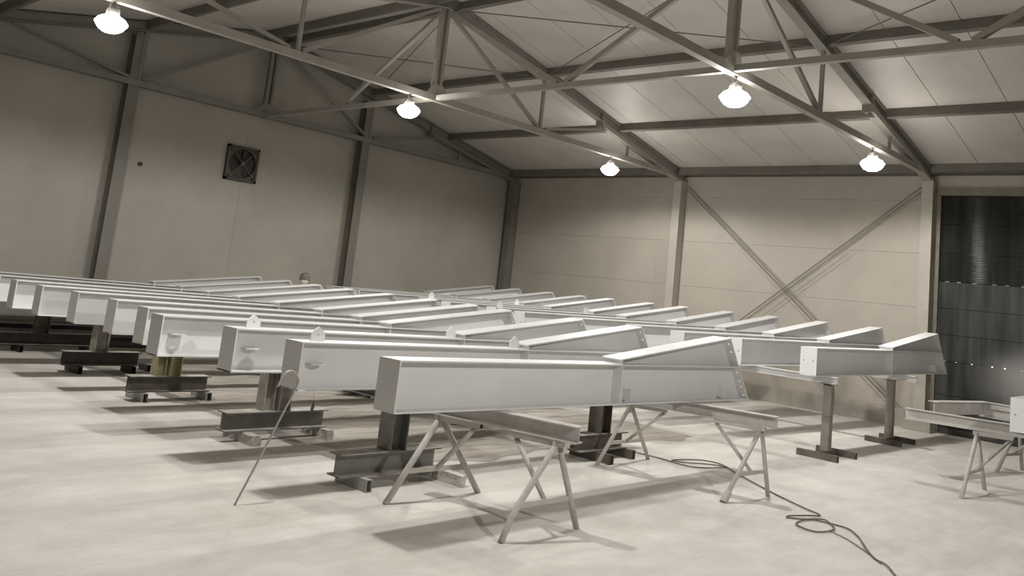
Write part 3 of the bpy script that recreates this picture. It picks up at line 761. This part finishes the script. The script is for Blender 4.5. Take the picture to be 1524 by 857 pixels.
# local: faces +x ; y to the left
bp_ = [(0,0,0.92,0.13,0.16),(0,0,1.08,0.125,0.15),(0,0,1.28,0.13,0.18),(0,0,1.40,0.10,0.15),(0,0,1.47,0.055,0.06),
       (0,0.10,0.88,0.095),(0.02,0.11,0.48,0.068),(0,0.115,0.10,0.052),
       (0,-0.10,0.88,0.095),(0.02,-0.11,0.48,0.068),(0,-0.115,0.10,0.052),
       (0,0.20,1.37,0.065),(0.0,0.25,1.10,0.05),(0.14,0.22,0.90,0.04),
       (0,-0.20,1.37,0.065),(0.0,-0.25,1.10,0.05),(0.14,-0.22,0.90,0.04)]
be_ = [(0,1),(1,2),(2,3),(3,4),(0,5),(5,6),(6,7),(0,8),(8,9),(9,10),(3,11),(11,12),(12,13),(3,14),(14,15),(15,16)]
skin_mesh('body', bp_, be_, M_CLOTH, per)
for sy in (1, -1):
    obj('boot', MB().tube([(-0.08, sy*0.115, 0.045), (0.0, sy*0.115, 0.05), (0.11, sy*0.12, 0.04), (0.18, sy*0.12, 0.032)], [0.035, 0.045, 0.042, 0.028], 12).tube([(0, sy*0.115, 0.05), (0, sy*0.115, 0.2)], [0.045, 0.05], 12), M_BOOT, per, True)
    hp = [(0.15, sy*0.22, 0.89, 0.026)]; he = []
    def fin(pts):
        pr_ = 0
        for p in pts:
            hp.append(p); he.append((pr_, len(hp)-1)); pr_ = len(hp)-1
    fin([(0.20, sy*0.215, 0.85, 0.030, 0.018)])
    for q in range(4):
        yy = sy*(0.245-0.02*q); ln = (0.055, 0.068, 0.072, 0.064)[q]
        hp.append((0.235, yy, 0.825, 0.009)); he.append((1, len(hp)-1))
        hp.append((0.235+ln*0.6, yy, 0.80, 0.009)); he.append((len(hp)-2, len(hp)-1))
        hp.append((0.235+ln*0.8, yy, 0.775, 0.008)); he.append((len(hp)-2, len(hp)-1))
    hp.append((0.19, sy*0.178, 0.85, 0.010)); he.append((1, len(hp)-1)); hp.append((0.225, sy*0.165, 0.83, 0.009)); he.append((len(hp)-2, len(hp)-1))
    skin_mesh('hand', hp, he, M_SKIN, per, 0, 1)
head = MB(); prof = [(1.49,0.055,0.0),(1.515,0.068,0.02),(1.545,0.079,0.022),(1.58,0.087,0.015),(1.62,0.094,0.008),(1.66,0.094,0.0),(1.70,0.078,-0.005),(1.725,0.045,-0.008)]
n = 20; vs = []; fs = []
for z, r, dx in prof:
    for k in range(n):
        a = 2*PI*k/n; ca, sa = math.cos(a), math.sin(a)
        vs.append((dx+r*1.12*ca, r*0.86*sa, z))
for i in range(len(prof)-1):
    for k in range(n): fs.append((i*n+k, i*n+(k+1) % n, (i+1)*n+(k+1) % n, (i+1)*n+k))
fs.append(tuple(range(n))[::-1]); fs.append(tuple((len(prof)-1)*n+k for k in range(n)))
head.add(vs, fs)
hd = obj('head', head, M_SKIN, per, True)
obj('nose', MB().add([(0.105, 0, 1.615), (0.135, 0, 1.578), (0.105, 0.016, 1.575), (0.105, -0.016, 1.575), (0.10, 0, 1.568)], [(0,1,2),(0,3,1),(1,4,2),(1,3,4),(0,2,4,3)]), M_SKIN, hd, True)
for sy in (1, -1):
    obj('eye', MB().lathe([(0.002, -0.009), (0.008, -0.005), (0.010, 0), (0.008, 0.005), (0.002, 0.009)], 10, (0.098, sy*0.033, 1.622)), M_BOOT, hd, True)
    obj('ear', MB().lathe([(0.004, -0.03), (0.014, -0.015), (0.018, 0.005), (0.014, 0.02), (0.004, 0.03)], 10, (0.0, sy*0.082, 1.60)), M_SKIN, hd, True)
mk = MB(); vs = []; fs = []
for i, (z, r) in enumerate([(1.505, 0.082), (1.53, 0.100), (1.56, 0.114), (1.585, 0.118), (1.60, 0.112)]):
    for k in range(11):
        a = -1.25+2.5*k/10; vs.append((0.015+r*1.05*math.cos(a), r*0.80*math.sin(a), z))
for i in range(4):
    for k in range(10): fs.append((i*11+k, i*11+k+1, (i+1)*11+k+1, (i+1)*11+k))
mk.add(vs, fs); obj('face_mask', mk, M_MASK, per, True)
cp = MB().lathe([(0.108, 1.605), (0.114, 1.62), (0.113, 1.66), (0.108, 1.695), (0.094, 1.73), (0.062, 1.752), (0.02, 1.76)], 20)
obj('cap', cp, M_CAP, per, True)
obj('cap_brim', MB().lathe([(0.110, 1.598), (0.118, 1.603), (0.119, 1.635), (0.112, 1.64)], 20), M_CAP, per, True)

# ------------------------------------------------------------------ spray mist before the door
def mist_material():
    M = bpy.data.materials.new('spray_mist'); M.use_nodes = True
    nt = M.node_tree; N = nt.nodes; L = nt.links
    for n_ in list(N): N.remove(n_)
    out = N.new('ShaderNodeOutputMaterial'); v = N.new('ShaderNodeVolumePrincipled')
    v.inputs['Color'].default_value = (0.98, 0.98, 0.97, 1); v.inputs['Anisotropy'].default_value = 0.2
    tc = N.new('ShaderNodeTexCoord')
    ln = N.new('ShaderNodeVectorMath'); ln.operation = 'LENGTH'; L.new(tc.outputs['Object'], ln.inputs[0])
    mr = N.new('ShaderNodeMapRange'); mr.inputs[1].default_value = 0.98; mr.inputs[2].default_value = 0.05; mr.interpolation_type = 'SMOOTHERSTEP'
    L.new(ln.outputs['Value'], mr.inputs[0])
    nz = N.new('ShaderNodeTexNoise'); nz.inputs['Scale'].default_value = 1.5; nz.inputs['Detail'].default_value = 4
    L.new(tc.outputs['Object'], nz.inputs['Vector'])
    m2 = N.new('ShaderNodeMapRange'); m2.inputs[1].default_value = 0.25; m2.inputs[2].default_value = 0.7
    L.new(nz.outputs[0], m2.inputs[0])
    mu = N.new('ShaderNodeMath'); mu.operation = 'MULTIPLY'; L.new(mr.outputs[0], mu.inputs[0]); L.new(m2.outputs[0], mu.inputs[1])
    m3 = N.new('ShaderNodeMath'); m3.operation = 'MULTIPLY'; m3.inputs[1].default_value = 2.6; L.new(mu.outputs[0], m3.inputs[0])
    L.new(m3.outputs[0], v.inputs['Density']); L.new(v.outputs[0], out.inputs['Volume'])
    return M
mb = MB().lathe([(0.05, -0.99), (0.5, -0.86), (0.86, -0.5), (1.0, 0), (0.86, 0.5), (0.5, 0.86), (0.05, 0.99)], 20)
mist = obj('spray_mist', mb, mist_material(), None, True)
mist.location = (18.1, 3.05, 1.15); mist.scale = (0.95, 1.95, 1.13)
tag(mist, 'pale spray mist hanging before the lower part of the dark door', 'mist'); mist['kind'] = 'stuff'
